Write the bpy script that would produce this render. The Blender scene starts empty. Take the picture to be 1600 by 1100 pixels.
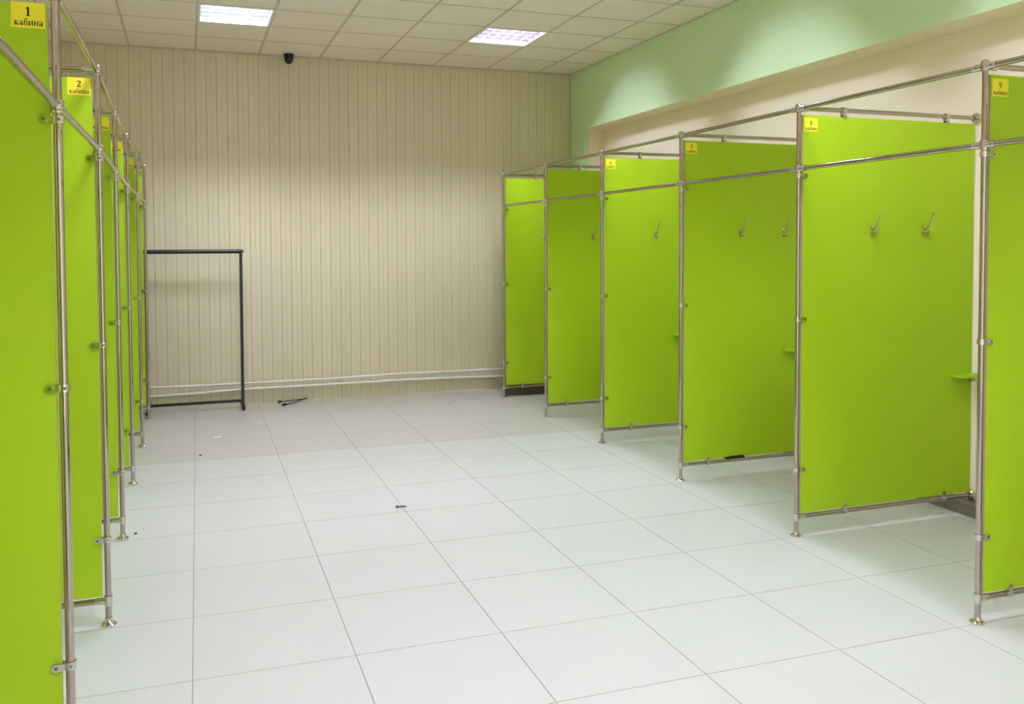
import bpy, math, random
from mathutils import Matrix, Vector
random.seed(7)
S = bpy.context.scene
COL = S.collection
PI = math.pi

# ------------------------------------------------------------------ camera
cam_data = bpy.data.cameras.new('camera')
cam = bpy.data.objects.new('camera', cam_data)
COL.objects.link(cam)
CR = Vector((0.93974847, -0.34183969, -0.00429463))
CU = Vector((0.01664718, 0.03321, 0.99930975))
CF = Vector((0.34146111, 0.93917129, -0.03689972))
m = Matrix.Identity(4)
for i in range(3):
    m[i][0], m[i][1], m[i][2] = CR[i], CU[i], -CF[i]
m[2][3] = 1.5982
cam.matrix_world = m
cam_data.sensor_width = 36.0
cam_data.lens = 1407.8 / 1600 * 36
cam_data.shift_x = (800 - 803.9) / 1600
cam_data.shift_y = (434.4 - 550) / 1600
cam_data.clip_start = 0.05
S.camera = cam

# ------------------------------------------------------------------ world, exposure
w = bpy.data.worlds.new('world')
S.world = w
w.use_nodes = True
w.node_tree.nodes['Background'].inputs[0].default_value = (0.88, 0.93, 1.0, 1)
w.node_tree.nodes['Background'].inputs[1].default_value = 1.7
S.view_settings.view_transform = 'Standard'
S.view_settings.look = 'None'
S.view_settings.gamma = 1
S.view_settings.use_curve_mapping = False
S.view_settings.exposure = 0.0
S.cycles.max_bounces = 10
S.cycles.diffuse_bounces = 6
S.cycles.sample_clamp_indirect = 6
S.cycles.caustics_reflective = False
S.cycles.caustics_refractive = False
TUBE_EMIT = 255.0
TUBE_COL = (0.83, 0.885, 1.10, 1)

# ------------------------------------------------------------------ measures
H = 3.5194            # ceiling
YW = 9.445            # back wall
YF = -3.2             # wall behind the viewer
XLW, XRW = -1.62, 4.365
XG = 4.124            # face of the green beam
ZG = 2.86             # underside of the green beam
YJ = 9.08             # jamb of the recess
ZT, ZM = 2.3224, 2.0013
XR, XL = 3.111, -0.3512
RY = [1.63, 2.848, 4.058, 5.299, 6.528, 7.737, 8.872]
RDX = [-.009, -.009, -.003, .004, .007, .008, -.006]
LY = [1.70, 2.909, 4.118, 5.317, 6.529, 7.728, 8.961]
LDX = [.008, .008, .016, -.002, -.013, -.006, -.003]
FANG = -0.01043
FX0, FY0 = 0.0319, 7.0704
CX0, CY0 = 0.1147, 7.6248

# daylight enters by the open entrance behind the viewer (portal only guides the sampling)
OX0, OX1, OZ = -1.2, 3.9, 2.6
pl = bpy.data.lights.new('entrance_portal', 'AREA')
pl.shape = 'RECTANGLE'; pl.size = OX1 - OX0; pl.size_y = OZ
pl.cycles.is_portal = True
po = bpy.data.objects.new('entrance_portal', pl); COL.objects.link(po)
po.location = ((OX0 + OX1) / 2, YF - .14, OZ / 2); po.rotation_euler = (PI / 2, 0, 0)

# ------------------------------------------------------------------ materials
def mat(name, col, rough=.5, metal=0.0, spec=.5, var=0.0, noise=0.0, nscale=8.0, nstretch=(1, 1, 1), bump=0.0, bscale=200.0, emit=None, coat=None):
    M = bpy.data.materials.new(name)
    M.use_nodes = True
    nt = M.node_tree
    b = nt.nodes['Principled BSDF']
    b.inputs['Base Color'].default_value = (*col, 1)
    b.inputs['Roughness'].default_value = rough
    b.inputs['Metallic'].default_value = metal
    b.inputs['Specular IOR Level'].default_value = spec
    if coat:
        b.inputs['Coat Weight'].default_value = coat[0]; b.inputs['Coat Roughness'].default_value = coat[1]; b.inputs['Coat IOR'].default_value = 2.0
    if emit:
        b.inputs['Emission Color'].default_value = emit[0]
        b.inputs['Emission Strength'].default_value = emit[1]
    if var or noise:
        tc = nt.nodes.new('ShaderNodeTexCoord')
        mp = nt.nodes.new('ShaderNodeMapping')
        mp.inputs['Scale'].default_value = nstretch
        nz = nt.nodes.new('ShaderNodeTexNoise')
        nz.inputs['Scale'].default_value = nscale
        nz.inputs['Detail'].default_value = 4
        nt.links.new(tc.outputs['Object'], mp.inputs['Vector'])
        nt.links.new(mp.outputs['Vector'], nz.inputs['Vector'])
        oi = nt.nodes.new('ShaderNodeObjectInfo')
        a = nt.nodes.new('ShaderNodeMath'); a.operation = 'MULTIPLY_ADD'
        a.inputs[1].default_value = 2 * noise; a.inputs[2].default_value = 1 - noise
        nt.links.new(nz.outputs['Fac'], a.inputs[0])
        c = nt.nodes.new('ShaderNodeMath'); c.operation = 'MULTIPLY_ADD'
        c.inputs[1].default_value = 2 * var; c.inputs[2].default_value = -var
        nt.links.new(oi.outputs['Random'], c.inputs[0])
        d = nt.nodes.new('ShaderNodeMath'); d.operation = 'ADD'
        nt.links.new(a.outputs[0], d.inputs[0]); nt.links.new(c.outputs[0], d.inputs[1])
        v = nt.nodes.new('ShaderNodeVectorMath'); v.operation = 'SCALE'
        v.inputs[0].default_value = col
        nt.links.new(d.outputs[0], v.inputs['Scale'])
        nt.links.new(v.outputs[0], b.inputs['Base Color'])
    if bump:
        tc2 = nt.nodes.new('ShaderNodeTexCoord')
        n2 = nt.nodes.new('ShaderNodeTexNoise'); n2.inputs['Scale'].default_value = bscale
        bm = nt.nodes.new('ShaderNodeBump'); bm.inputs['Strength'].default_value = bump
        bm.inputs['Distance'].default_value = 0.002
        nt.links.new(tc2.outputs['Object'], n2.inputs['Vector'])
        nt.links.new(n2.outputs['Fac'], bm.inputs['Height'])
        nt.links.new(bm.outputs[0], b.inputs['Normal'])
    return M

M = dict(
    tile=mat('floor tile pale', (.55, .54, .505), .32, spec=.45, var=.012, noise=.02, nscale=3),
    tile2=mat('floor tile grey', (.50, .47, .42), .32, spec=.45, var=.012, noise=.02, nscale=3),
    grout=mat('grout', (.30, .30, .28), .9),
    clad=mat('wall cladding', (.73, .62, .42), .5, spec=.5, coat=(1.0, .34), var=.02, noise=.03, nscale=5, nstretch=(6, 1, .15)),
    cladback=mat('cladding groove', (.30, .25, .17), .9),
    ctile=mat('ceiling tile', (.96, .85, .76), .9, spec=.1, var=.012, noise=.02, nscale=30, bump=.15, bscale=120),
    cgrid=mat('ceiling grid', (.66, .56, .45), .6),
    greenwall=mat('green wall paint', (.68, .86, .54), .75, spec=.2, noise=.02, nscale=3),
    palegreen=mat('pale green paint', (.60, .72, .52), .75, spec=.2),
    peach=mat('peach wall paint', (.95, .83, .66), .8, spec=.2, noise=.02, nscale=3),
    lime=mat('lime laminate', (.405, .60, .011), .48, spec=.35, noise=.02, nscale=2),
    edge=mat('chipboard edge band', (.70, .54, .38), .5),
    chrome=mat('chrome tube', (.47, .40, .36), .04, metal=1.0),
    chrome2=mat('polished chrome fitting', (.66, .63, .62), .05, metal=1.0),
    hole=mat('socket screw recess', (.16, .11, .09), .5),
    paper=mat('yellow paper', (.95, .84, .05), .7, spec=.2, noise=.02),
    ink=mat('black ink', (.012, .010, .008), .7),
    black=mat('black painted steel', (.012, .011, .010), .38),
    blackplastic=mat('black plastic', (.010, .009, .010), .25),
    whitepipe=mat('white enamel pipe', (.78, .76, .70), .35),
    plinth=mat('dark plinth', (.14, .11, .078), .5),
    taupe=mat('taupe skirting', (.17, .145, .12), .45),
    steel=mat('brushed nickel', (.56, .49, .33), .25, metal=1.0),
    whitemetal=mat('white fixture enamel', (.85, .87, .88), .4),
    louvre=mat('louvre with painted pink reflection', (.011, .0052, .0066), .5), louvre2=mat('louvre darkened for glare', (.019, .0205, .021), .5),  # near-black against tube glare; the pink paints in the mirrored blades' reflections
    tube=mat('fluorescent tube', (.9, .9, .9), .5, emit=(TUBE_COL, TUBE_EMIT)),
    scrap=mat('white paper scrap', (.9, .9, .9), .8),
    dirt=mat('grey lint', (.13, .14, .13), .9),
    glass=mat('dark dome glass', (.006, .005, .007), .06),
)

# ------------------------------------------------------------------ mesh builder
class MB:
    def __init__(s):
        s.v = []; s.f = []; s.m = []; s.sm = []
    def add(s, verts, faces, mi=0, smooth=False):
        o = len(s.v)
        s.v += [tuple(x) for x in verts]
        for f in faces:
            s.f.append([o + i for i in f]); s.m.append(mi); s.sm.append(smooth)
    def box(s, x0, x1, y0, y1, z0, z1, mi=0, mis=None):
        v = [(x0, y0, z0), (x1, y0, z0), (x1, y1, z0), (x0, y1, z0), (x0, y0, z1), (x1, y0, z1), (x1, y1, z1), (x0, y1, z1)]
        fs = [(0, 3, 2, 1), (4, 5, 6, 7), (0, 1, 5, 4), (2, 3, 7, 6), (1, 2, 6, 5), (3, 0, 4, 7)]   # -z +z -y +y +x -x
        for k, f in enumerate(fs):
            s.add([v[i] for i in f], [(0, 1, 2, 3)], mis[k] if mis else mi)
    def cyl(s, a, b, r, r2=None, n=14, mi=0, caps=True):
        a, b = Vector(a), Vector(b); d = (b - a).normalized()
        r2 = r if r2 is None else r2
        u = d.orthogonal().normalized(); t = d.cross(u)
        A = [a + (u * math.cos(2 * PI * i / n) + t * math.sin(2 * PI * i / n)) * r for i in range(n)]
        B = [b + (u * math.cos(2 * PI * i / n) + t * math.sin(2 * PI * i / n)) * r2 for i in range(n)]
        s.add(A + B, [(i, (i + 1) % n, n + (i + 1) % n, n + i) for i in range(n)], mi, True)
        if caps:
            s.add(A, [tuple(range(n))[::-1]], mi); s.add(B, [tuple(range(n))], mi)
    def lathe(s, c, axis, prof, n=16, mi=0):
        c = Vector(c); d = Vector(axis).normalized(); u = d.orthogonal().normalized(); t = d.cross(u)
        rings = [[c + d * h + (u * math.cos(2 * PI * i / n) + t * math.sin(2 * PI * i / n)) * max(r, 1e-5) for i in range(n)] for r, h in prof]
        for A, B in zip(rings, rings[1:]):
            s.add(A + B, [(i, (i + 1) % n, n + (i + 1) % n, n + i) for i in range(n)], mi, True)
    def tube(s, pts, r, n=10, mi=0):
        pts = [Vector(p) for p in pts]
        rs = r if isinstance(r, (list, tuple)) else [r] * len(pts)
        u = None; vs = []
        for i, p in enumerate(pts):
            d = (pts[min(i + 1, len(pts) - 1)] - pts[max(i - 1, 0)]).normalized()
            u = d.orthogonal().normalized() if u is None else (u - d * u.dot(d)).normalized()
            t = d.cross(u)
            vs += [p + (u * math.cos(2 * PI * k / n) + t * math.sin(2 * PI * k / n)) * rs[i] for k in range(n)]
        fs = [(j * n + i, j * n + (i + 1) % n, (j + 1) * n + (i + 1) % n, (j + 1) * n + i) for j in range(len(pts) - 1) for i in range(n)]
        s.add(vs, fs, mi, True)
        s.add(vs[:n], [tuple(range(n))[::-1]], mi); s.add(vs[-n:], [tuple(range(n))], mi)
    def poly(s, p2, z0, z1, mi=0):
        n = len(p2)
        s.add([(x, y, z1) for x, y in p2], [tuple(range(n))], mi)
        s.add([(x, y, z0) for x, y in p2], [tuple(range(n))[::-1]], mi)
        for i in range(n):
            a, b = p2[i], p2[(i + 1) % n]
            s.add([(*a, z0), (*b, z0), (*b, z1), (*a, z1)], [(0, 1, 2, 3)], mi)
    def mesh(s, name, mats):
        me = bpy.data.meshes.new(name)
        me.from_pydata(s.v, [], s.f)
        for k in (mats if isinstance(mats, (list, tuple)) else [mats]):
            me.materials.append(M[k])
        me.polygons.foreach_set('material_index', s.m)
        me.polygons.foreach_set('use_smooth', s.sm)
        me.update()
        return me

def obj(name, me, parent=None, loc=(0, 0, 0), rz=0):
    o = bpy.data.objects.new(name, me)
    COL.objects.link(o)
    o.parent = parent
    o.location = loc
    o.rotation_euler = (0, 0, rz)
    return o
def tag(o, label, cat, group=None):
    o['label'] = label; o['category'] = cat
    if group: o['group'] = group
    return o
def thing(name, label, cat, loc, group=None):
    return tag(obj(name, None, None, loc), label, cat, group)
def struct(name, me, label=None, loc=(0, 0, 0)):
    o = obj(name, me, None, loc); o['kind'] = 'structure'
    if label: o['label'] = label
    return o

# ------------------------------------------------------------------ floor
b = MB(); b.box(XLW, XRW, YF, YW, -.06, -.003)
floor = struct('floor', b.mesh('floor', 'grout'), 'pale square floor tiles laid with thin grey joints')
def clip(poly, axis, v, keep_less):
    out = []
    for i in range(len(poly)):
        a, c = poly[i], poly[(i + 1) % len(poly)]
        ia = (a[axis] <= v) == keep_less or a[axis] == v
        ic = (c[axis] <= v) == keep_less or c[axis] == v
        if ia: out.append(a)
        if ia != ic:
            t = (v - a[axis]) / (c[axis] - a[axis])
            out.append((a[0] + t * (c[0] - a[0]), a[1] + t * (c[1] - a[1])))
    return out
ca, sa = math.cos(FANG), math.sin(FANG)
T, G = .6, .0018
hf = T / 2 - G
full = {}
for k in ('tile', 'tile2'):
    b = MB(); b.poly([(-hf, -hf), (hf, -hf), (hf, hf), (-hf, hf)], -.01, 0)
    full[k] = b.mesh('floor_tile', k)
for i in range(-4, 9):
    for j in range(-6, 19):
        lx, ly = (i + .5) * T, -(j + .5) * T
        cx, cy = FX0 + lx * ca - ly * sa, FY0 + lx * sa + ly * ca
        q = [(cx + x * ca - y * sa, cy + x * sa + y * ca) for x, y in ((-hf, -hf), (hf, -hf), (hf, hf), (-hf, hf))]
        k = 'tile2' if j < 0 else 'tile'
        inside = all(XLW <= x <= XRW and YF <= y <= YW for x, y in q)
        if inside:
            obj('tile', full[k], floor, (cx, cy, 0), FANG)
        else:
            for ax, v, less in ((0, XLW, False), (0, XRW, True), (1, YF, False), (1, YW, True)):
                q = clip(q, ax, v, less)
                if len(q) < 3: break
            if len(q) >= 3:
                xs = [p[0] for p in q]; ys = [p[1] for p in q]
                if max(xs) - min(xs) > .01 and max(ys) - min(ys) > .01:
                    b = MB(); b.poly(q, -.01, 0)
                    obj('tile', b.mesh('floor_tile', k), floor)

# ------------------------------------------------------------------ back wall with plank cladding
b = MB(); b.box(XLW, XRW + .2, YW + .006, YW + .15, 0, H)
wall_back = struct('wall_back', b.mesh('wall_back', 'cladback'), 'beige vertical plastic plank cladding on the far wall')
def plank(wd):
    h = wd / 2; b = MB(); d = .010
    prof = [(-h, d), (-h, .0025), (-h + .003, 0), (-.004, 0), (-.0015, .0012), (.0015, .0012), (.004, 0), (h - .003, 0), (h, .0025), (h, d)]
    n = len(prof)
    for i in range(n - 1):
        x0, y0 = prof[i]; x1, y1 = prof[i + 1]
        b.add([(x0, y0, 0), (x1, y1, 0), (x1, y1, H), (x0, y0, H)], [(0, 1, 2, 3)])
    b.add([(x, y, H) for x, y in prof], [tuple(range(n))])
    b.add([(x, y, 0) for x, y in prof], [tuple(range(n))[::-1]])
    return b.mesh('plank', 'clad')
pm = plank(.0982)
k = -16
while .005 + k * .1 < XG - .001:
    x0 = .005 + k * .1; x1 = min(x0 + .1, XG)
    obj('plank', pm if x1 - x0 > .099 else plank(x1 - x0 - .003), wall_back, ((x0 + x1) / 2, YW, 0))
    k += 1

# other walls
b = MB(); b.box(XLW - .15, XLW, YF, YW, 0, H)
struct('wall_left', b.mesh('wall_left', 'peach'))
b = MB()   # wall behind the viewer with a wide open shop entrance
b.box(XLW, OX0, YF - .15, YF, 0, H); b.box(OX1, XRW, YF - .15, YF, 0, H); b.box(OX0, OX1, YF - .15, YF, OZ, H)
struct('wall_front', b.mesh('wall_front', 'peach'))
b = MB(); b.box(XRW, XRW + .15, YF, YJ + .01, 0, ZG + .05)
wr = struct('wall_right', b.mesh('wall_right', 'peach'), 'peach painted wall recessed behind the right row of cabins')
b = MB(); b.box(XG, XRW + .15, YF, YW, ZG, H, mis=[1, 0, 0, 0, 0, 0]); beam = b
o = obj('beam', b.mesh('beam', ['greenwall', 'peach']), wr); o['label'] = 'green painted beam under the ceiling'
b = MB(); b.box(XG, XRW + .15, YJ, YW, 0, ZG, mis=[0, 0, 1, 0, 0, 0])
o = obj('pillar', b.mesh('pillar', ['greenwall', 'peach']), wr); o['label'] = 'green painted pillar in the far corner'
b = MB(); b.box(XG - .0005, XG + .05, YJ - .003, YJ, 0, ZG)
obj('pillar_edge_strip', b.mesh('pillar_edge_strip', 'palegreen'), wr)
b = MB(); b.box(XRW - .10, XRW, YF, YJ, 0, .070)
struct('baseboard_right', b.mesh('baseboard_right', 'taupe'), 'dark taupe skirting ledge along the right wall')

# ------------------------------------------------------------------ ceiling
b = MB(); b.box(XLW, XG, YF, YW, H + .11, H + .2)
ceiling = struct('ceiling', b.mesh('ceiling', 'cgrid'), 'suspended ceiling of square beige mineral tiles')
LIGHTS = [(0, 0), (4, 0)]
light_cells = {(c, r * -4) for c in (0, 4) for r in range(0, 5)}
tm = {}
def ctile(x0, x1, y0, y1):
    key = (round(x1 - x0, 3), round(y1 - y0, 3))
    if key not in tm:
        a, c = (x1 - x0) / 2, (y1 - y0) / 2
        b = MB(); b.box(-a, a, -c, c, 0, .012)
        tm[key] = b.mesh('ceiling_tile', 'ctile')
    obj('ceiling_tile', tm[key], ceiling, ((x0 + x1) / 2, (y0 + y1) / 2, H + .003))
xs = [XLW] + [CX0 + .6 * i for i in range(-10, 12) if XLW + .02 < CX0 + .6 * i < XG - .02] + [XG]
ys = [YF] + [CY0 + .6 * i for i in range(-30, 12) if YF + .02 < CY0 + .6 * i < YW - .02] + [YW]
for i in range(len(xs) - 1):
    for j in range(len(ys) - 1):
        ci = round((max(xs[i], xs[i + 1] - .6) - CX0) / .6); rj = round((max(ys[j], ys[j + 1] - .6) - CY0) / .6)
        if (ci, rj) in light_cells and xs[i + 1] - xs[i] > .59: continue
        ctile(xs[i] + .002, xs[i + 1] - .002, ys[j] + .002, ys[j + 1] - .002)
for x in xs[1:-1]:
    b = MB(); b.box(-.010, .010, YF, YW, 0, .003)
    obj('grid_bar', b.mesh('grid_bar', 'cgrid'), ceiling, (x, 0, H - .0005))
for y in ys[1:-1]:
    b = MB(); b.box(XLW, XG, -.008, .008, 0, .003)
    obj('grid_bar', b.mesh('grid_bar', 'cgrid'), ceiling, (0, y, H))
b = MB(); b.box(XLW, XG, YW - .016, YW, H - .004, H - .0006); b.box(XLW, XG, YW - .003, YW, H - .012, H - .004)
struct('trim_1', b.mesh('trim_1', 'cgrid'))
b = MB(); b.box(XG - .018, XG, YF, YW - .018, H - .003, H)
struct('trim_2', b.mesh('trim_2', 'cgrid'))

# ------------------------------------------------------------------ recessed louvred lights
def light_parts(LM):
    P = []
    a = .297
    b = MB()
    b.box(-a, a, -a, a, .085, .095)                       # back tray
    for s in (-1, 1):
        b.box(min(s * a, s * (a - .004)), max(s * a, s * (a - .004)), -a, a, .0, .085)
        b.box(-a + .004, a - .004, min(s * a, s * (a - .004)), max(s * a, s * (a - .004)), .0, .085)
    P.append(('housing', b.mesh('housing', 'whitemetal'), (0, 0, 0)))
    b = MB(); o, i = .2985, .276
    for s in (-1, 1):
        b.box(min(s * o, s * i), max(s * o, s * i), -o, o, -.004, 0)
        b.box(-i, i, min(s * o, s * i), max(s * o, s * i), -.004, 0)
    P.append(('frame', b.mesh('frame', 'whitemetal'), (0, 0, 0)))
    b = MB(); b.cyl((-.285, 0, 0), (.285, 0, 0), .0125, n=8)
    t = b.mesh('lamp_tube', 'tube')
    for y in (-.21, -.07, .07, .21): P.append(('lamp_tube', t, (0, y, .068)))
    b = MB(); b.box(-.0012, .0012, -.276, .276, 0, .009); c = b.mesh('cross_blade', 'whitemetal')
    for k in range(1, 6): P.append(('louver_blade', c, (-.276 + .092 * k, 0, .001)))
    b = MB()
    b.add([(-.276, -.002, 0), (.276, -.002, 0), (.276, -.014, .05), (-.276, -.014, .05)], [(0, 1, 2, 3)])
    b.add([(-.276, .002, 0), (.276, .002, 0), (.276, .014, .05), (-.276, .014, .05)], [(3, 2, 1, 0)])
    b.add([(-.276, -.002, 0), (.276, -.002, 0), (.276, .002, 0), (-.276, .002, 0)], [(3, 2, 1, 0)])
    b.add([(-.276, -.014, .05), (.276, -.014, .05), (.276, .014, .05), (-.276, .014, .05)], [(0, 1, 2, 3)])
    l = b.mesh('long_blade', LM)
    for y in (-.14, 0, .14): P.append(('louver_blade', l, (0, y, .001)))
    return P
LP = {0: light_parts('louvre2'), 4: light_parts('louvre')}
for c in (0, 4):
    for r in range(5):
        cx, cy = CX0 + .6 * c + .3, CY0 - 2.4 * r + .3
        if r == 0:
            lab = 'recessed square ceiling light showing a white louvre, on the left' if c == 0 else 'recessed square ceiling light with checkered louvre, on the right near the green beam'
            g = None
        else:
            lab = 'recessed square louvred ceiling light out of view, nearer the viewer'; g = 'ceiling lights out of view'
        t = thing('ceiling_light', lab, 'ceiling light', (cx, cy, H), g)
        for n, me, l in LP[c]: obj(n, me, t, l)

# ------------------------------------------------------------------ cabin partitions
RT = .0125
def foot_mesh():
    b = MB()
    b.lathe((0, 0, 0), (0, 0, 1), [(.001, 0), (.030, 0), (.031, .004), (.027, .009), (.018, .014), (.0155, .024), (.0155, .030), (.0126, .031)], 18)
    return b.mesh('foot', 'chrome2')
def post_mesh():
    b = MB(); b.cyl((0, 0, .012), (0, 0, ZT + .006), RT, n=16, caps=False)
    return b.mesh('post', 'chrome')
def bolt(b, c, d, r=.0055):
    c = Vector(c); d = Vector(d)
    b.cyl(c, c + d * .004, r, n=8, mi=0)
    b.cyl(c + d * .004, c + d * .0045, r * .55, n=6, mi=1)
def joint_mesh(dirs, cap):
    b = MB()
    hz = .019
    b.cyl((0, 0, -hz), (0, 0, hz), .0185, n=18)
    if cap: b.lathe((0, 0, hz), (0, 0, 1), [(.0185, 0), (.017, .004), (.011, .008), (0, .010)], 18)
    for d in dirs:
        d = Vector(d); side = d.cross(Vector((0, 0, 1)))
        b.cyl(d * .012, d * .058, .0165, .0148, n=16)
        for s in (-1, 1): bolt(b, d * .040 + side * s * .0140, side * s)
    return b.mesh('rail_joint', ['chrome2', 'hole'])
def post_clamp_mesh(s):
    b = MB()
    b.cyl((0, 0, -.0115), (0, 0, .0115), .0175, n=16)
    b.box(min(s * .012, s * .036), max(s * .012, s * .036), -.014, -.0085, -.0095, .0095)
    b.box(min(s * .012, s * .036), max(s * .012, s * .036), .0085, .014, -.0095, .0095)
    for t in (-1, 1):
        b.cyl((s * .036, t * .0085, 0), (s * .036, t * .0165, 0), .0120, n=14)
        b.cyl((s * .036, t * .0165, 0), (s * .036, t * .0175, 0), .005, n=8, mi=1)
    bolt(b, (-s * .004, -.0165, 0), (0, -1, 0), .005)
    return b.mesh('clamp', ['chrome2', 'hole'])
def rail_clamp_mesh(dz):
    b = MB()
    b.cyl((-.0115, 0, 0), (.0115, 0, 0), .0175, n=16)
    b.box(-.0095, .0095, -.014, -.0085, min(dz * .012, dz * .034), max(dz * .012, dz * .034))
    b.box(-.0095, .0095, .0085, .014, min(dz * .012, dz * .034), max(dz * .012, dz * .034))
    for t in (-1, 1):
        b.cyl((0, t * .0085, dz * .034), (0, t * .0165, dz * .034), .0105, n=14)
        b.cyl((0, t * .0165, dz * .034), (0, t * .0175, dz * .034), .005, n=8, mi=1)
    return b.mesh('clamp', ['chrome2', 'hole'])
def wall_flange_mesh(s):
    b = MB()
    b.lathe((0, 0, 0), (-s, 0, 0), [(.001, 0), (.029, 0), (.031, .008), (.029, .019), (.021, .029), (.0135, .032)], 16)
    return b.mesh('wall_flange', 'chrome2')
ZB = .104
FOOT, POST = foot_mesh(), post_mesh()
CL = {s: post_clamp_mesh(s) for s in (-1, 1)}
RC = {d: rail_clamp_mesh(d) for d in (-1, 1)}
WF = {s: wall_flange_mesh(s) for s in (-1, 1)}
def tee_mesh(s):
    b = MB(); b.cyl((0, 0, -.020), (0, 0, .020), .0165, n=16)
    b.cyl((s * .012, 0, 0), (s * .05, 0, 0), .0150, .0145, n=14)
    bolt(b, (s * .038, -.0145, 0), (0, -1, 0))
    return b.mesh('rail_joint', ['chrome2', 'hole'])
TEE = {s: tee_mesh(s) for s in (-1, 1)}

def partition(side, i, label):
    s = 1 if side == 'R' else -1
    Y, DX = (RY, RDX) if s > 0 else (LY, LDX)
    px = (XR if s > 0 else XL) + DX[i]; py = Y[i]
    wall = (XRW if s > 0 else XLW) - px
    t = thing('cabin_divider', label, 'divider', (px, py, 0), 'lime green cabin dividers')
    obj('foot', FOOT, t); obj('post', POST, t)
    # panel
    e0, e1 = s * .0205, wall - s * .028
    b = MB(); b.box(min(e0, e1), max(e0, e1), -.008, .008, .126, 2.290, mis=[1, 1, 0, 0, 1, 1])
    obj('panel', b.mesh('panel', ['lime', 'edge']), t)
    # rails to the wall
    for nm, z, dz in (('top_rail', 2.326, -1), ('bottom_rail', ZB, 1)):
        b = MB(); b.cyl((s * .012, 0, z), (wall - s * .005, 0, z), RT, n=14, caps=False)
        r = obj(nm, b.mesh(nm, 'chrome'), t)
        obj('wall_flange', WF[s], t, (wall - s * .0005, 0, z))
        offs = {(1, 1): (.17, .95), (1, 2): (.32, 1.03), (1, 3): (.21, .95), (1, 4): (.255, .95)}.get((s, i), (.20, .95)) if dz > 0 else (.30 + .01 * i if i > 2 else .293, 1.02)
        for f in offs:
            obj('clamp', RC[dz], t, (s * f, 0, z))
    obj('rail_joint', TEE[s], t, (0, 0, ZB))
    # front rails towards the viewer, up to the next post
    last, first = i == len(Y) - 1, i == 0
    dirs = []
    if not last: dirs.append((((XR if s > 0 else XL) + DX[i + 1] - px), Y[i + 1] - py, 0))
    if not first: dirs.append((((XR if s > 0 else XL) + DX[i - 1] - px), Y[i - 1] - py, 0))
    dn = [Vector(d).normalized() for d in dirs]
    obj('rail_joint', joint_mesh(dn + [Vector((s, 0, 0))], True), t, (0, 0, ZT))
    obj('rail_joint', joint_mesh(dn, False), t, (0, 0, ZM))
    for z in (ZM - .038, 1.187, .365):
        obj('clamp', CL[s], t, (0, 0, z))
    return t
RLAB = [None, 'lime green panel on chrome posts carrying the yellow sign 9, cut by the right edge',
        'widest fully visible lime green panel, with two coat hooks and sign 8',
        'lime green panel with sign 7 and a black strip at its foot',
        'lime green panel with one visible hook and the farthest right sign, 6',
        'lime green unsigned panel in the right row, second from the far wall',
        'lime green unsigned panel in the right row, closest to the far wall']
LLAB = [None, 'lime green panel on chrome posts carrying the yellow sign 1, at the left edge',
        'lime green panel in the left row under the yellow sign 2',
        'lime green panel on chrome posts carrying sign 3, third in the left row',
        'lime green panel on chrome posts in the left row, fourth from the front',
        'lime green panel on chrome posts in the left row, fifth from the front',
        'narrow lime green panel ending the left row, beside the black clothes rack']
for i in range(7):
    partition('R', i, RLAB[i] or 'lime green panel on chrome posts beyond the right edge, nearest the viewer')
    partition('L', i, LLAB[i] or 'lime green panel on chrome posts beyond the left edge, nearest the viewer')

# front rails running from post to post along each row
for sd, x0, Ys, DXs in (('right', XR, RY, RDX), ('left', XL, LY, LDX)):
    for lv, z in (('upper', ZT), ('lower', ZM)):
        where = {'upper': 'topmost long chrome rail joining the post tops of the %s row', 'lower': 'long chrome rail below the post tops of the %s row'}[lv] % sd
        t = thing('front_rail', where, 'rail', (x0 + DXs[0], Ys[0], z), 'long chrome front rails')
        for i in range(6):
            a = Vector((x0 + DXs[i], Ys[i], 0)); c = Vector((x0 + DXs[i + 1], Ys[i + 1], 0)); d = (c - a).normalized()
            o = Vector((x0 + DXs[0], Ys[0], 0))
            b = MB(); b.cyl(a + d * .0582 - o, c - d * .0582 - o, RT, n=14, caps=False)
            obj('rail_segment', b.mesh('rail_segment', 'chrome'), t)

# ------------------------------------------------------------------ cabin signs
def stroke(b, pts, ws, sc, ox, oz):
    n = len(pts); L = []; Rr = []
    ws = ws if isinstance(ws, (list, tuple)) else [ws] * n
    for i, (x, z) in enumerate(pts):
        a = pts[max(i - 1, 0)]; c = pts[min(i + 1, n - 1)]
        dx, dz = c[0] - a[0], c[1] - a[1]; l = math.hypot(dx, dz) or 1
        nx, nz = -dz / l * ws[i] / 2, dx / l * ws[i] / 2
        L.append((ox + (x + nx) * sc, 0, oz + (z + nz) * sc)); Rr.append((ox + (x - nx) * sc, 0, oz + (z - nz) * sc))
    for i in range(n - 1):
        b.add([Rr[i], Rr[i + 1], L[i + 1], L[i]], [(0, 1, 2, 3)])
def rect(b, x0, z0, x1, z1, sc, ox, oz):
    b.add([(ox + x0 * sc, 0, oz + z0 * sc), (ox + x1 * sc, 0, oz + z0 * sc), (ox + x1 * sc, 0, oz + z1 * sc), (ox + x0 * sc, 0, oz + z1 * sc)], [(0, 1, 2, 3)])
def ring(b, cx, cz, rx, rz, thick, thin, sc, ox, oz):
    n = 20; pts = [(cx + rx * math.cos(2 * PI * k / n), cz + rz * math.sin(2 * PI * k / n)) for k in range(n + 1)]
    stroke(b, pts, [thin + (thick - thin) * abs(math.cos(2 * PI * k / n)) for k in range(n + 1)], sc, ox, oz)
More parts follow.
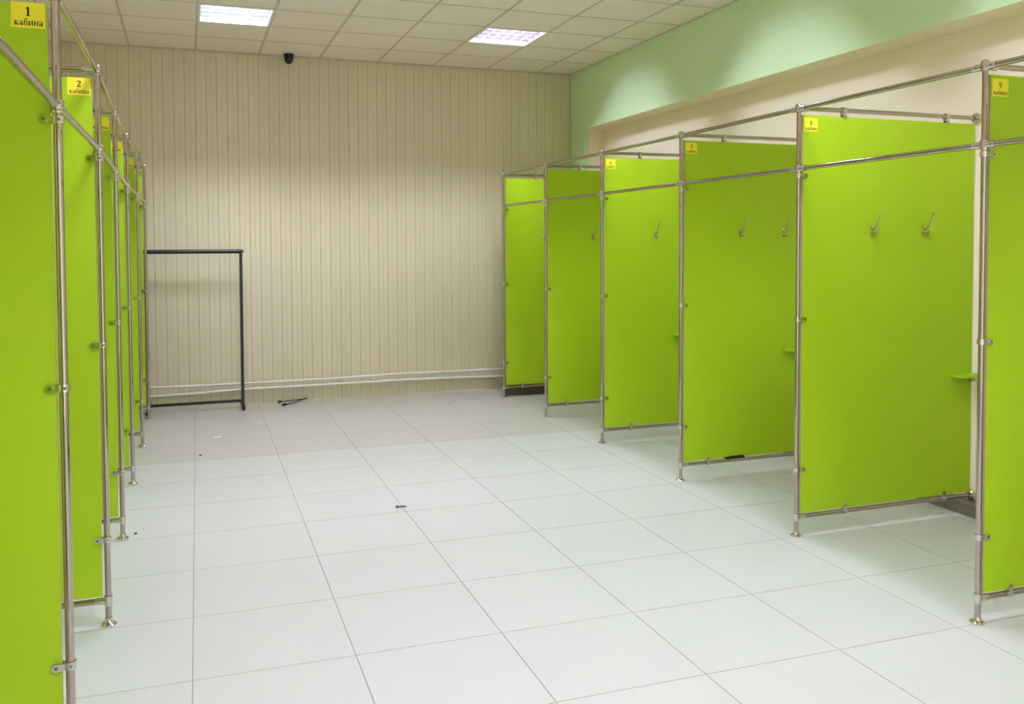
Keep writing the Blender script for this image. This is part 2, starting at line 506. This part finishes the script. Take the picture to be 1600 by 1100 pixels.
GL = {
 '1': [('r', .22, 0, .42, 1), ('r', .08, 0, .56, .06), ('s', [(.08, .82), (.24, .88), (.36, 1.0)], .10)],
 '2': [('s', [(.08, .70), (.12, .88), (.28, .97), (.43, .93), (.51, .78), (.46, .58), (.3, .35), (.08, .1)], [.12, .13, .1, .15, .19, .18, .13, .09]), ('r', .04, 0, .58, .17)],
 '3': [('s', [(.08, .80), (.18, .95), (.34, .95), (.44, .8), (.38, .62), (.22, .53)], [.1, .1, .12, .18, .14, .08]), ('s', [(.22, .53), (.42, .45), (.48, .27), (.41, .1), (.25, .04), (.06, .1)], [.08, .14, .19, .14, .1, .12])],
 '4': [('r', .32, 0, .50, 1), ('r', .02, .24, .60, .38), ('s', [(.06, .30), (.38, .98)], .09)],
 '5': [('r', .14, .84, .54, 1), ('s', [(.16, 1), (.12, .54)], .08), ('s', [(.12, .54), (.3, .62), (.46, .5), (.5, .3), (.4, .1), (.22, .03), (.06, .1)], [.08, .1, .15, .19, .14, .1, .12])],
 '6': [('o', .31, .29, .22, .26, .15, .05), ('s', [(.13, .34), (.17, .62), (.32, .86), (.52, .97)], [.18, .18, .12, .06])],
 '7': [('r', .04, .83, .58, 1), ('s', [(.52, .88), (.34, .5), (.24, 0)], [.12, .17, .2])],
 '8': [('o', .31, .75, .18, .21, .15, .08), ('o', .31, .27, .22, .25, .17, .08)],
 '9': [('o', .31, .71, .22, .26, .15, .05), ('s', [(.49, .66), (.45, .38), (.30, .14), (.10, .03)], [.18, .18, .12, .06])],
 'k': [('r', .1, 0, .3, 1), ('r', .02, 0, .38, .09), ('r', .02, .91, .38, 1), ('s', [(.28, .46), (.70, .95)], .10), ('s', [(.36, .52), (.74, .06)], .22), ('r', .58, 0, .90, .09)],
 'a': [('s', [(.10, .74), (.22, .94), (.44, .95), (.58, .76), (.58, .05)], [.16, .1, .1, .2, .2]), ('o', .30, .27, .19, .22, .17, .08), ('r', .5, 0, .80, .09)],
 'b': [('o', .40, .45, .27, .42, .19, .08), ('s', [(.12, .5), (.16, 1.05), (.36, 1.32), (.70, 1.42)], [.14, .16, .16, .2])],
 'i': [('r', .1, 0, .3, 1), ('r', .64, 0, .84, 1), ('s', [(.28, .12), (.66, .88)], .09)] + [('r', x, z, x + .34, z + .09) for x in (.03, .57) for z in (0, .91)],
 'n': [('r', .1, 0, .3, 1), ('r', .64, 0, .84, 1), ('r', .28, .45, .66, .55)] + [('r', x, z, x + .34, z + .09) for x in (.03, .57) for z in (0, .91)],
}
def glyph(b, g, sc, ox, oz):
    for e in GL[g]:
        if e[0] == 'r': rect(b, *e[1:], sc, ox, oz)
        elif e[0] == 's': stroke(b, e[1], e[2], sc, ox, oz)
        else: ring(b, *e[1:], sc, ox, oz)
SW, SH = .087, .072
b = MB(); b.box(0, SW, -.0006, 0, 0, SH); SHEET = b.mesh('sheet', 'paper')
b = MB(); x = .0075
for g, adv in (('k', .93), ('a', .87), ('b', .82), ('i', .98), ('n', .98), ('a', .85)):
    glyph(b, g, .0138, x, .0065); x += adv * .0138
WORD = b.mesh('lettering', 'ink')
KB = '\u043a\u0430\u0431\u0438\u043d\u0430'
SIGNLAB = {'1': 'large yellow paper sign reading 1 ' + KB + ' in the top left corner',
           '2': 'yellow paper sign reading 2 ' + KB + ' on the second left panel',
           '3': 'yellow sign half hidden by a post, third in the left row',
           '4': 'small yellow sign split by a post, fourth in the left row',
           '5': 'smallest yellow sign, farthest in the left row',
           '6': 'small yellow sign reading 6 ' + KB + ', farthest sign in the right row',
           '7': 'yellow paper sign reading 7 ' + KB + ' between signs 6 and 8',
           '8': 'yellow paper sign reading 8 ' + KB + ' on the panel with two clear hooks',
           '9': 'yellow paper sign reading 9 ' + KB + ' at the right edge'}
def sign(num, side, i):
    s = 1 if side == 'R' else -1
    px = (XR + RDX[i]) if s > 0 else (XL + LDX[i])
    py = (RY if s > 0 else LY)[i]
    x0 = px + .029 if s > 0 else px - .0255 - SW
    z0 = 2.203 if s > 0 else 2.220
    t = thing('cabin_sign', SIGNLAB[num], 'sign', (x0, py - .0081, z0), 'yellow cabin number signs')
    obj('sheet', SHEET, t)
    b = MB(); glyph(b, num, .026, SW / 2 - .008, .033)
    obj('number', b.mesh('number', 'ink'), t, (0, -.0008, 0))
    obj('lettering', WORD, t, (0, -.0008, 0))
for n, sd, i in (('1', 'L', 1), ('2', 'L', 2), ('3', 'L', 3), ('4', 'L', 4), ('5', 'L', 5), ('6', 'R', 4), ('7', 'R', 3), ('8', 'R', 2), ('9', 'R', 1)):
    sign(n, sd, i)

# ------------------------------------------------------------------ coat hooks
def hook_meshes():
    b = MB()
    b.lathe((0, 0, 0), (0, -1, 0), [(.001, 0), (.013, 0), (.013, .003), (.010, .006), (.001, .007)], 14)
    b.box(-.009, .009, -.006, 0, -.022, .022)
    b.lathe((0, 0, .020), (0, -1, 0), [(.009, 0), (.009, .004), (.005, .007), (.001, .008)], 12)
    b.lathe((0, 0, -.020), (0, -1, 0), [(.009, 0), (.009, .004), (.005, .007), (.001, .008)], 12)
    base = b.mesh('base_plate', 'steel')
    b = MB()
    b.tube([(0, -.004, .006), (0, -.018, .010), (0, -.034, .026), (0, -.050, .052), (0, -.064, .082), (0, -.070, .098)], [.0052, .0052, .0048, .0044, .0046, .0055])
    b.lathe((0, -.071, .092), (0, -.2, 1), [(.001, 0), (.006, .003), (.0075, .009), (.006, .015), (.001, .018)], 12)
    up = b.mesh('upper_prong', 'steel')
    b = MB()
    b.tube([(0, -.004, -.008), (0, -.020, -.016), (0, -.034, -.018), (0, -.044, -.012), (0, -.048, -.001)], [.0052, .0052, .0046, .0042, .0042])
    b.lathe((0, -.048, -.004), (0, 0, 1), [(.001, 0), (.006, .003), (.007, .008), (.005, .013), (.001, .015)], 12)
    lo = b.mesh('lower_prong', 'steel')
    return base, up, lo
HB, HU, HL = hook_meshes()
for i, xx, lab in ((2, 3.597, 'nickel coat hook in the middle of panel 8, left of its pair'),
                   (2, 3.966, 'nickel coat hook on panel 8 nearer the back, right of its pair'),
                   (3, 3.575, 'dull nickel coat hook in the middle of panel 7'),
                   (3, 3.932, 'shiny nickel coat hook on panel 7 right beside the next chrome post'),
                   (4, 3.590, 'single nickel coat hook seen on panel 6'),
                   (5, 3.595, 'small nickel coat hook on the unsigned panel second from the far wall'),
                   (6, 3.560, 'barely visible coat hook on the unsigned panel closest to the far wall')):
    t = thing('coat_hook', lab, 'hook', (xx, RY[i] - .0081, 1.668), 'coat hooks on the green panels')
    obj('base_plate', HB, t); obj('upper_prong', HU, t); obj('lower_prong', HL, t)

# ------------------------------------------------------------------ small lime ledges at the back of the cabins
for i, xl, lab in ((2, 4.185, 'small lime green shelf against the peach wall by panel 8'),
                   (3, 3.93, 'end of a lime green shelf behind the post of sign 8'),
                   (4, 3.76, 'sliver of lime green shelf in front of panel 6')):
    z = .815 if i == 2 else .845
    t = thing('wall_shelf', lab, 'shelf', (XRW, RY[i], z), 'lime shelves in the cabins')
    L = XRW - xl; d = .10
    b = MB(); b.poly([(0, -.0085), (-L, -.0085), (-L, -.035), (-L + .03, -.0085 - d * .75), (0, -.0085 - d)], 0, .016)
    obj('board', b.mesh('board', 'lime'), t)
    b = MB(); b.box(-.05, -.02, -.030, -.0085, -.03, 0); obj('bracket', b.mesh('bracket', 'chrome2'), t)

# black strip wedged above the bottom rail of panel 7
b = MB()
b.add([(-.09, -.0085, .012), (-.06, -.0085, .0), (.09, -.0085, .0), (.07, -.0085, .020), (-.02, -.0085, .018)], [(0, 1, 2, 3, 4)])
b.add([(-.09, -.0105, .012), (-.06, -.0105, .0), (.09, -.0105, .0), (.07, -.0105, .020), (-.02, -.0105, .018)], [(4, 3, 2, 1, 0)])
b.add([(-.09, -.0085, .012), (-.06, -.0085, .0), (-.06, -.0105, .0), (-.09, -.0105, .012)], [(0, 1, 2, 3)])
b.add([(-.06, -.0085, .0), (.09, -.0085, .0), (.09, -.0105, .0), (-.06, -.0105, .0)], [(0, 1, 2, 3)])
tag(obj('tape_strip', b.mesh('tape_strip', 'black'), None, (3.535, RY[3], .1165)), 'black strip stuck to the bottom edge of panel 7', 'strip')

# ------------------------------------------------------------------ low dark plinth behind the last right partition
t = thing('plinth_box', 'low dark brown plinth on the floor behind the last right panel', 'plinth', (3.64, 9.0, 0))
b = MB(); b.box(-.49, .48, -.035, -.015, 0, .132); obj('front_board', b.mesh('front_board', 'plinth'), t)
b = MB(); b.box(-.49, .48, -.015, .05, .112, .132); obj('top_board', b.mesh('top_board', 'plinth'), t)
b = MB(); b.box(-.49, -.47, -.015, .05, 0, .112); obj('end_board', b.mesh('end_board', 'plinth'), t)

# ------------------------------------------------------------------ heating pipes on the back wall
def pipe(pts, lab, clips):
    y = YW - .045
    t = thing('heating_pipe', lab, 'pipe', (pts[0][0], y, pts[0][1]), 'white heating pipes')
    loc = [(x - pts[0][0], 0, z - pts[0][1]) for x, z in pts]
    b = MB(); b.tube(loc, .0135, 12); obj('tube', b.mesh('tube', 'whitepipe'), t)
    def zat(x):
        for (a, za), (c, zc) in zip(pts, pts[1:]):
            if a <= x <= c: return za + (zc - za) * (x - a) / (c - a)
    for k, x in enumerate(clips):
        z = zat(x)
        b = MB(); b.cyl((-.018, 0, 0), (.018, 0, 0), .0175, n=12); b.box(-.009, .009, .012, .045, -.008, .008)
        obj('pipe_clip', b.mesh('pipe_clip', 'whitepipe'), t, (x - pts[0][0], 0, z - pts[0][1]))
pipe([(XLW + .01, .225), (-.37, .224), (.1, .216), (.514, .217), (1.3, .216), (2.13, .230), (2.7, .224), (3.29, .220), (4.10, .215)], 'upper white heating pipe running low along the far wall', (.10, .66, 1.76, 3.0))
pipe([(XLW + .01, .137), (-.37, .137), (.1, .143), (.514, .159), (1.3, .158), (2.23, .161), (2.7, .156), (3.27, .140), (4.10, .132)], 'lower white heating pipe running low along the far wall', (.10, .66, 1.76, 2.75))

# ------------------------------------------------------------------ black clothes rack frame by the back wall
t = thing('clothes_rack', 'black metal clothes rack frame standing in front of the far wall', 'rack', (.0, 9.22, 0))
xa, xb, hh = -.366, .497, 1.545
for x in (xa, xb):
    b = MB(); b.box(x - .0145, x + .0145, -.012, .012, .045, hh); obj('upright', b.mesh('upright', 'black'), t)
    b = MB(); b.box(x - .016, x + .016, -.155, .135, .012, .042)
    b.add([(x - .014, -.03, .042), (x + .014, -.03, .042), (x + .014, .03, .042), (x - .014, .03, .042), (x - .014, -.012, .15), (x + .014, -.012, .15), (x + .014, .012, .15), (x - .014, .012, .15)],
          [(0, 1, 5, 4), (2, 3, 7, 6), (1, 2, 6, 5), (3, 0, 4, 7)])
    f = obj('foot_bar', b.mesh('foot_bar', 'black'), t)
    for y in (-.135, .115):
        b = MB(); b.lathe((x, y, 0), (0, 0, 1), [(.001, 0), (.013, 0), (.013, .010), (.010, .0125)], 12); obj('foot_pad', b.mesh('foot_pad', 'blackplastic'), f)
    b = MB(); sx = 1 if x > 0 else -1
    b.box(x - .016, x + .016, -.016, .016, hh - .012, hh + .018)
    b.cyl((x + sx * .016, 0, hh), (x + sx * .030, 0, hh), .011, n=12)
    obj('corner_knob', b.mesh('corner_knob', 'blackplastic'), t)
b = MB(); b.cyl((xa, 0, hh), (xb, 0, hh), .0205, n=14); obj('top_bar', b.mesh('top_bar', 'black'), t)
b = MB(); b.box(xa + .012, xb - .012, -.010, .010, .062, .088); obj('bottom_bar', b.mesh('bottom_bar', 'black'), t)

# ------------------------------------------------------------------ black bracket of two rods lying on the floor
t = thing('loose_bracket', 'pair of thin black rods lying on the floor by the far wall', 'bracket', (.99, 9.33, 0))
b = MB(); b.tube([(-.130, .065, .010), (-.02, .072, .013), (.150, .092, .022)], .0055, 8); obj('rod', b.mesh('rod', 'black'), t)
b = MB(); b.tube([(-.10, -.125, .008), (.03, -.02, .014), (.152, .080, .030)], .0055, 8); obj('rod', b.mesh('rod', 'black'), t)
b = MB(); b.cyl((-.145, .063, .0115), (-.110, .067, .0115), .0115, n=10); obj('end_cap', b.mesh('end_cap', 'blackplastic'), t)
b = MB(); b.cyl((-.116, -.142, .012), (-.080, -.108, .012), .012, n=10); obj('end_cap', b.mesh('end_cap', 'blackplastic'), t)

# ------------------------------------------------------------------ dome camera
t = thing('dome_camera', 'small black security dome camera under the ceiling by the far wall', 'camera', (.995, 9.345, H - .002))
b = MB(); b.lathe((0, 0, 0), (0, 0, -1), [(.001, 0), (.050, 0), (.051, .006), (.048, .010), (.001, .011)], 20); obj('base_ring', b.mesh('base_ring', 'blackplastic'), t)
b = MB(); b.lathe((0, 0, -.010), (0, 0, -1), [(.046, 0), (.047, .015), (.044, .04), (.034, .066), (.02, .082), (.001, .087)], 20); d = obj('dome', b.mesh('dome', 'glass'), t)
b = MB(); b.lathe((.008, -.038, -.058), (.2, -1, -.4), [(.016, 0), (.016, .006), (.010, .008), (.001, .008)], 12); obj('lens', b.mesh('lens', 'blackplastic'), d)

# ------------------------------------------------------------------ litter on the floor
b = MB(); b.poly([(-.035, -.02), (.03, -.012), (.036, .022), (-.03, .014)], .0003, .0012)
tag(obj('paper_scrap', b.mesh('paper_scrap', 'scrap'), None, (.215, 7.888, 0), .2), 'tiny white paper scrap on the grey floor tiles', 'paper')
def crumb(x, y, r, lab, seed):
    rr = random.Random(seed); b = MB()
    b.lathe((0, 0, 0), (0, 0, 1), [(.001, 0), (r, 0), (r * .8, r * .5), (r * .3, r * .8), (.0005, r * .82)], 7)
    b.v = [(vx * (1 + rr.uniform(-.3, .3)), vy * (1 + rr.uniform(-.3, .3)), vz) for vx, vy, vz in b.v]
    tag(obj('dirt_crumb', b.mesh('dirt_crumb', 'ink'), None, (x, y, 0)), lab, 'crumb')
crumb(.072, 7.232, .010, 'dark crumb on the grey floor tiles near the paper scrap', 1)
crumb(-.293, 5.382, .009, 'dark crumb on the floor beside the left posts', 2)
b = MB()
b.tube([(-.026, .02, .004), (-.012, .028, .006), (-.006, .016, .004), (-.028, .0, .003), (-.010, -.004, .004)], .003, 6)
b.tube([(-.006, .0, .003), (.006, .008, .007), (.016, .0, .004), (.026, .006, .006), (.034, -.006, .003)], .0042, 6)
b.tube([(.004, -.004, .003), (.018, .012, .005), (.030, .0, .003)], .0035, 6)
tag(obj('lint_tuft', b.mesh('lint_tuft', 'dirt'), None, (1.200, 5.351, 0)), 'grey curl of lint lying on a tile joint in mid floor', 'lint')
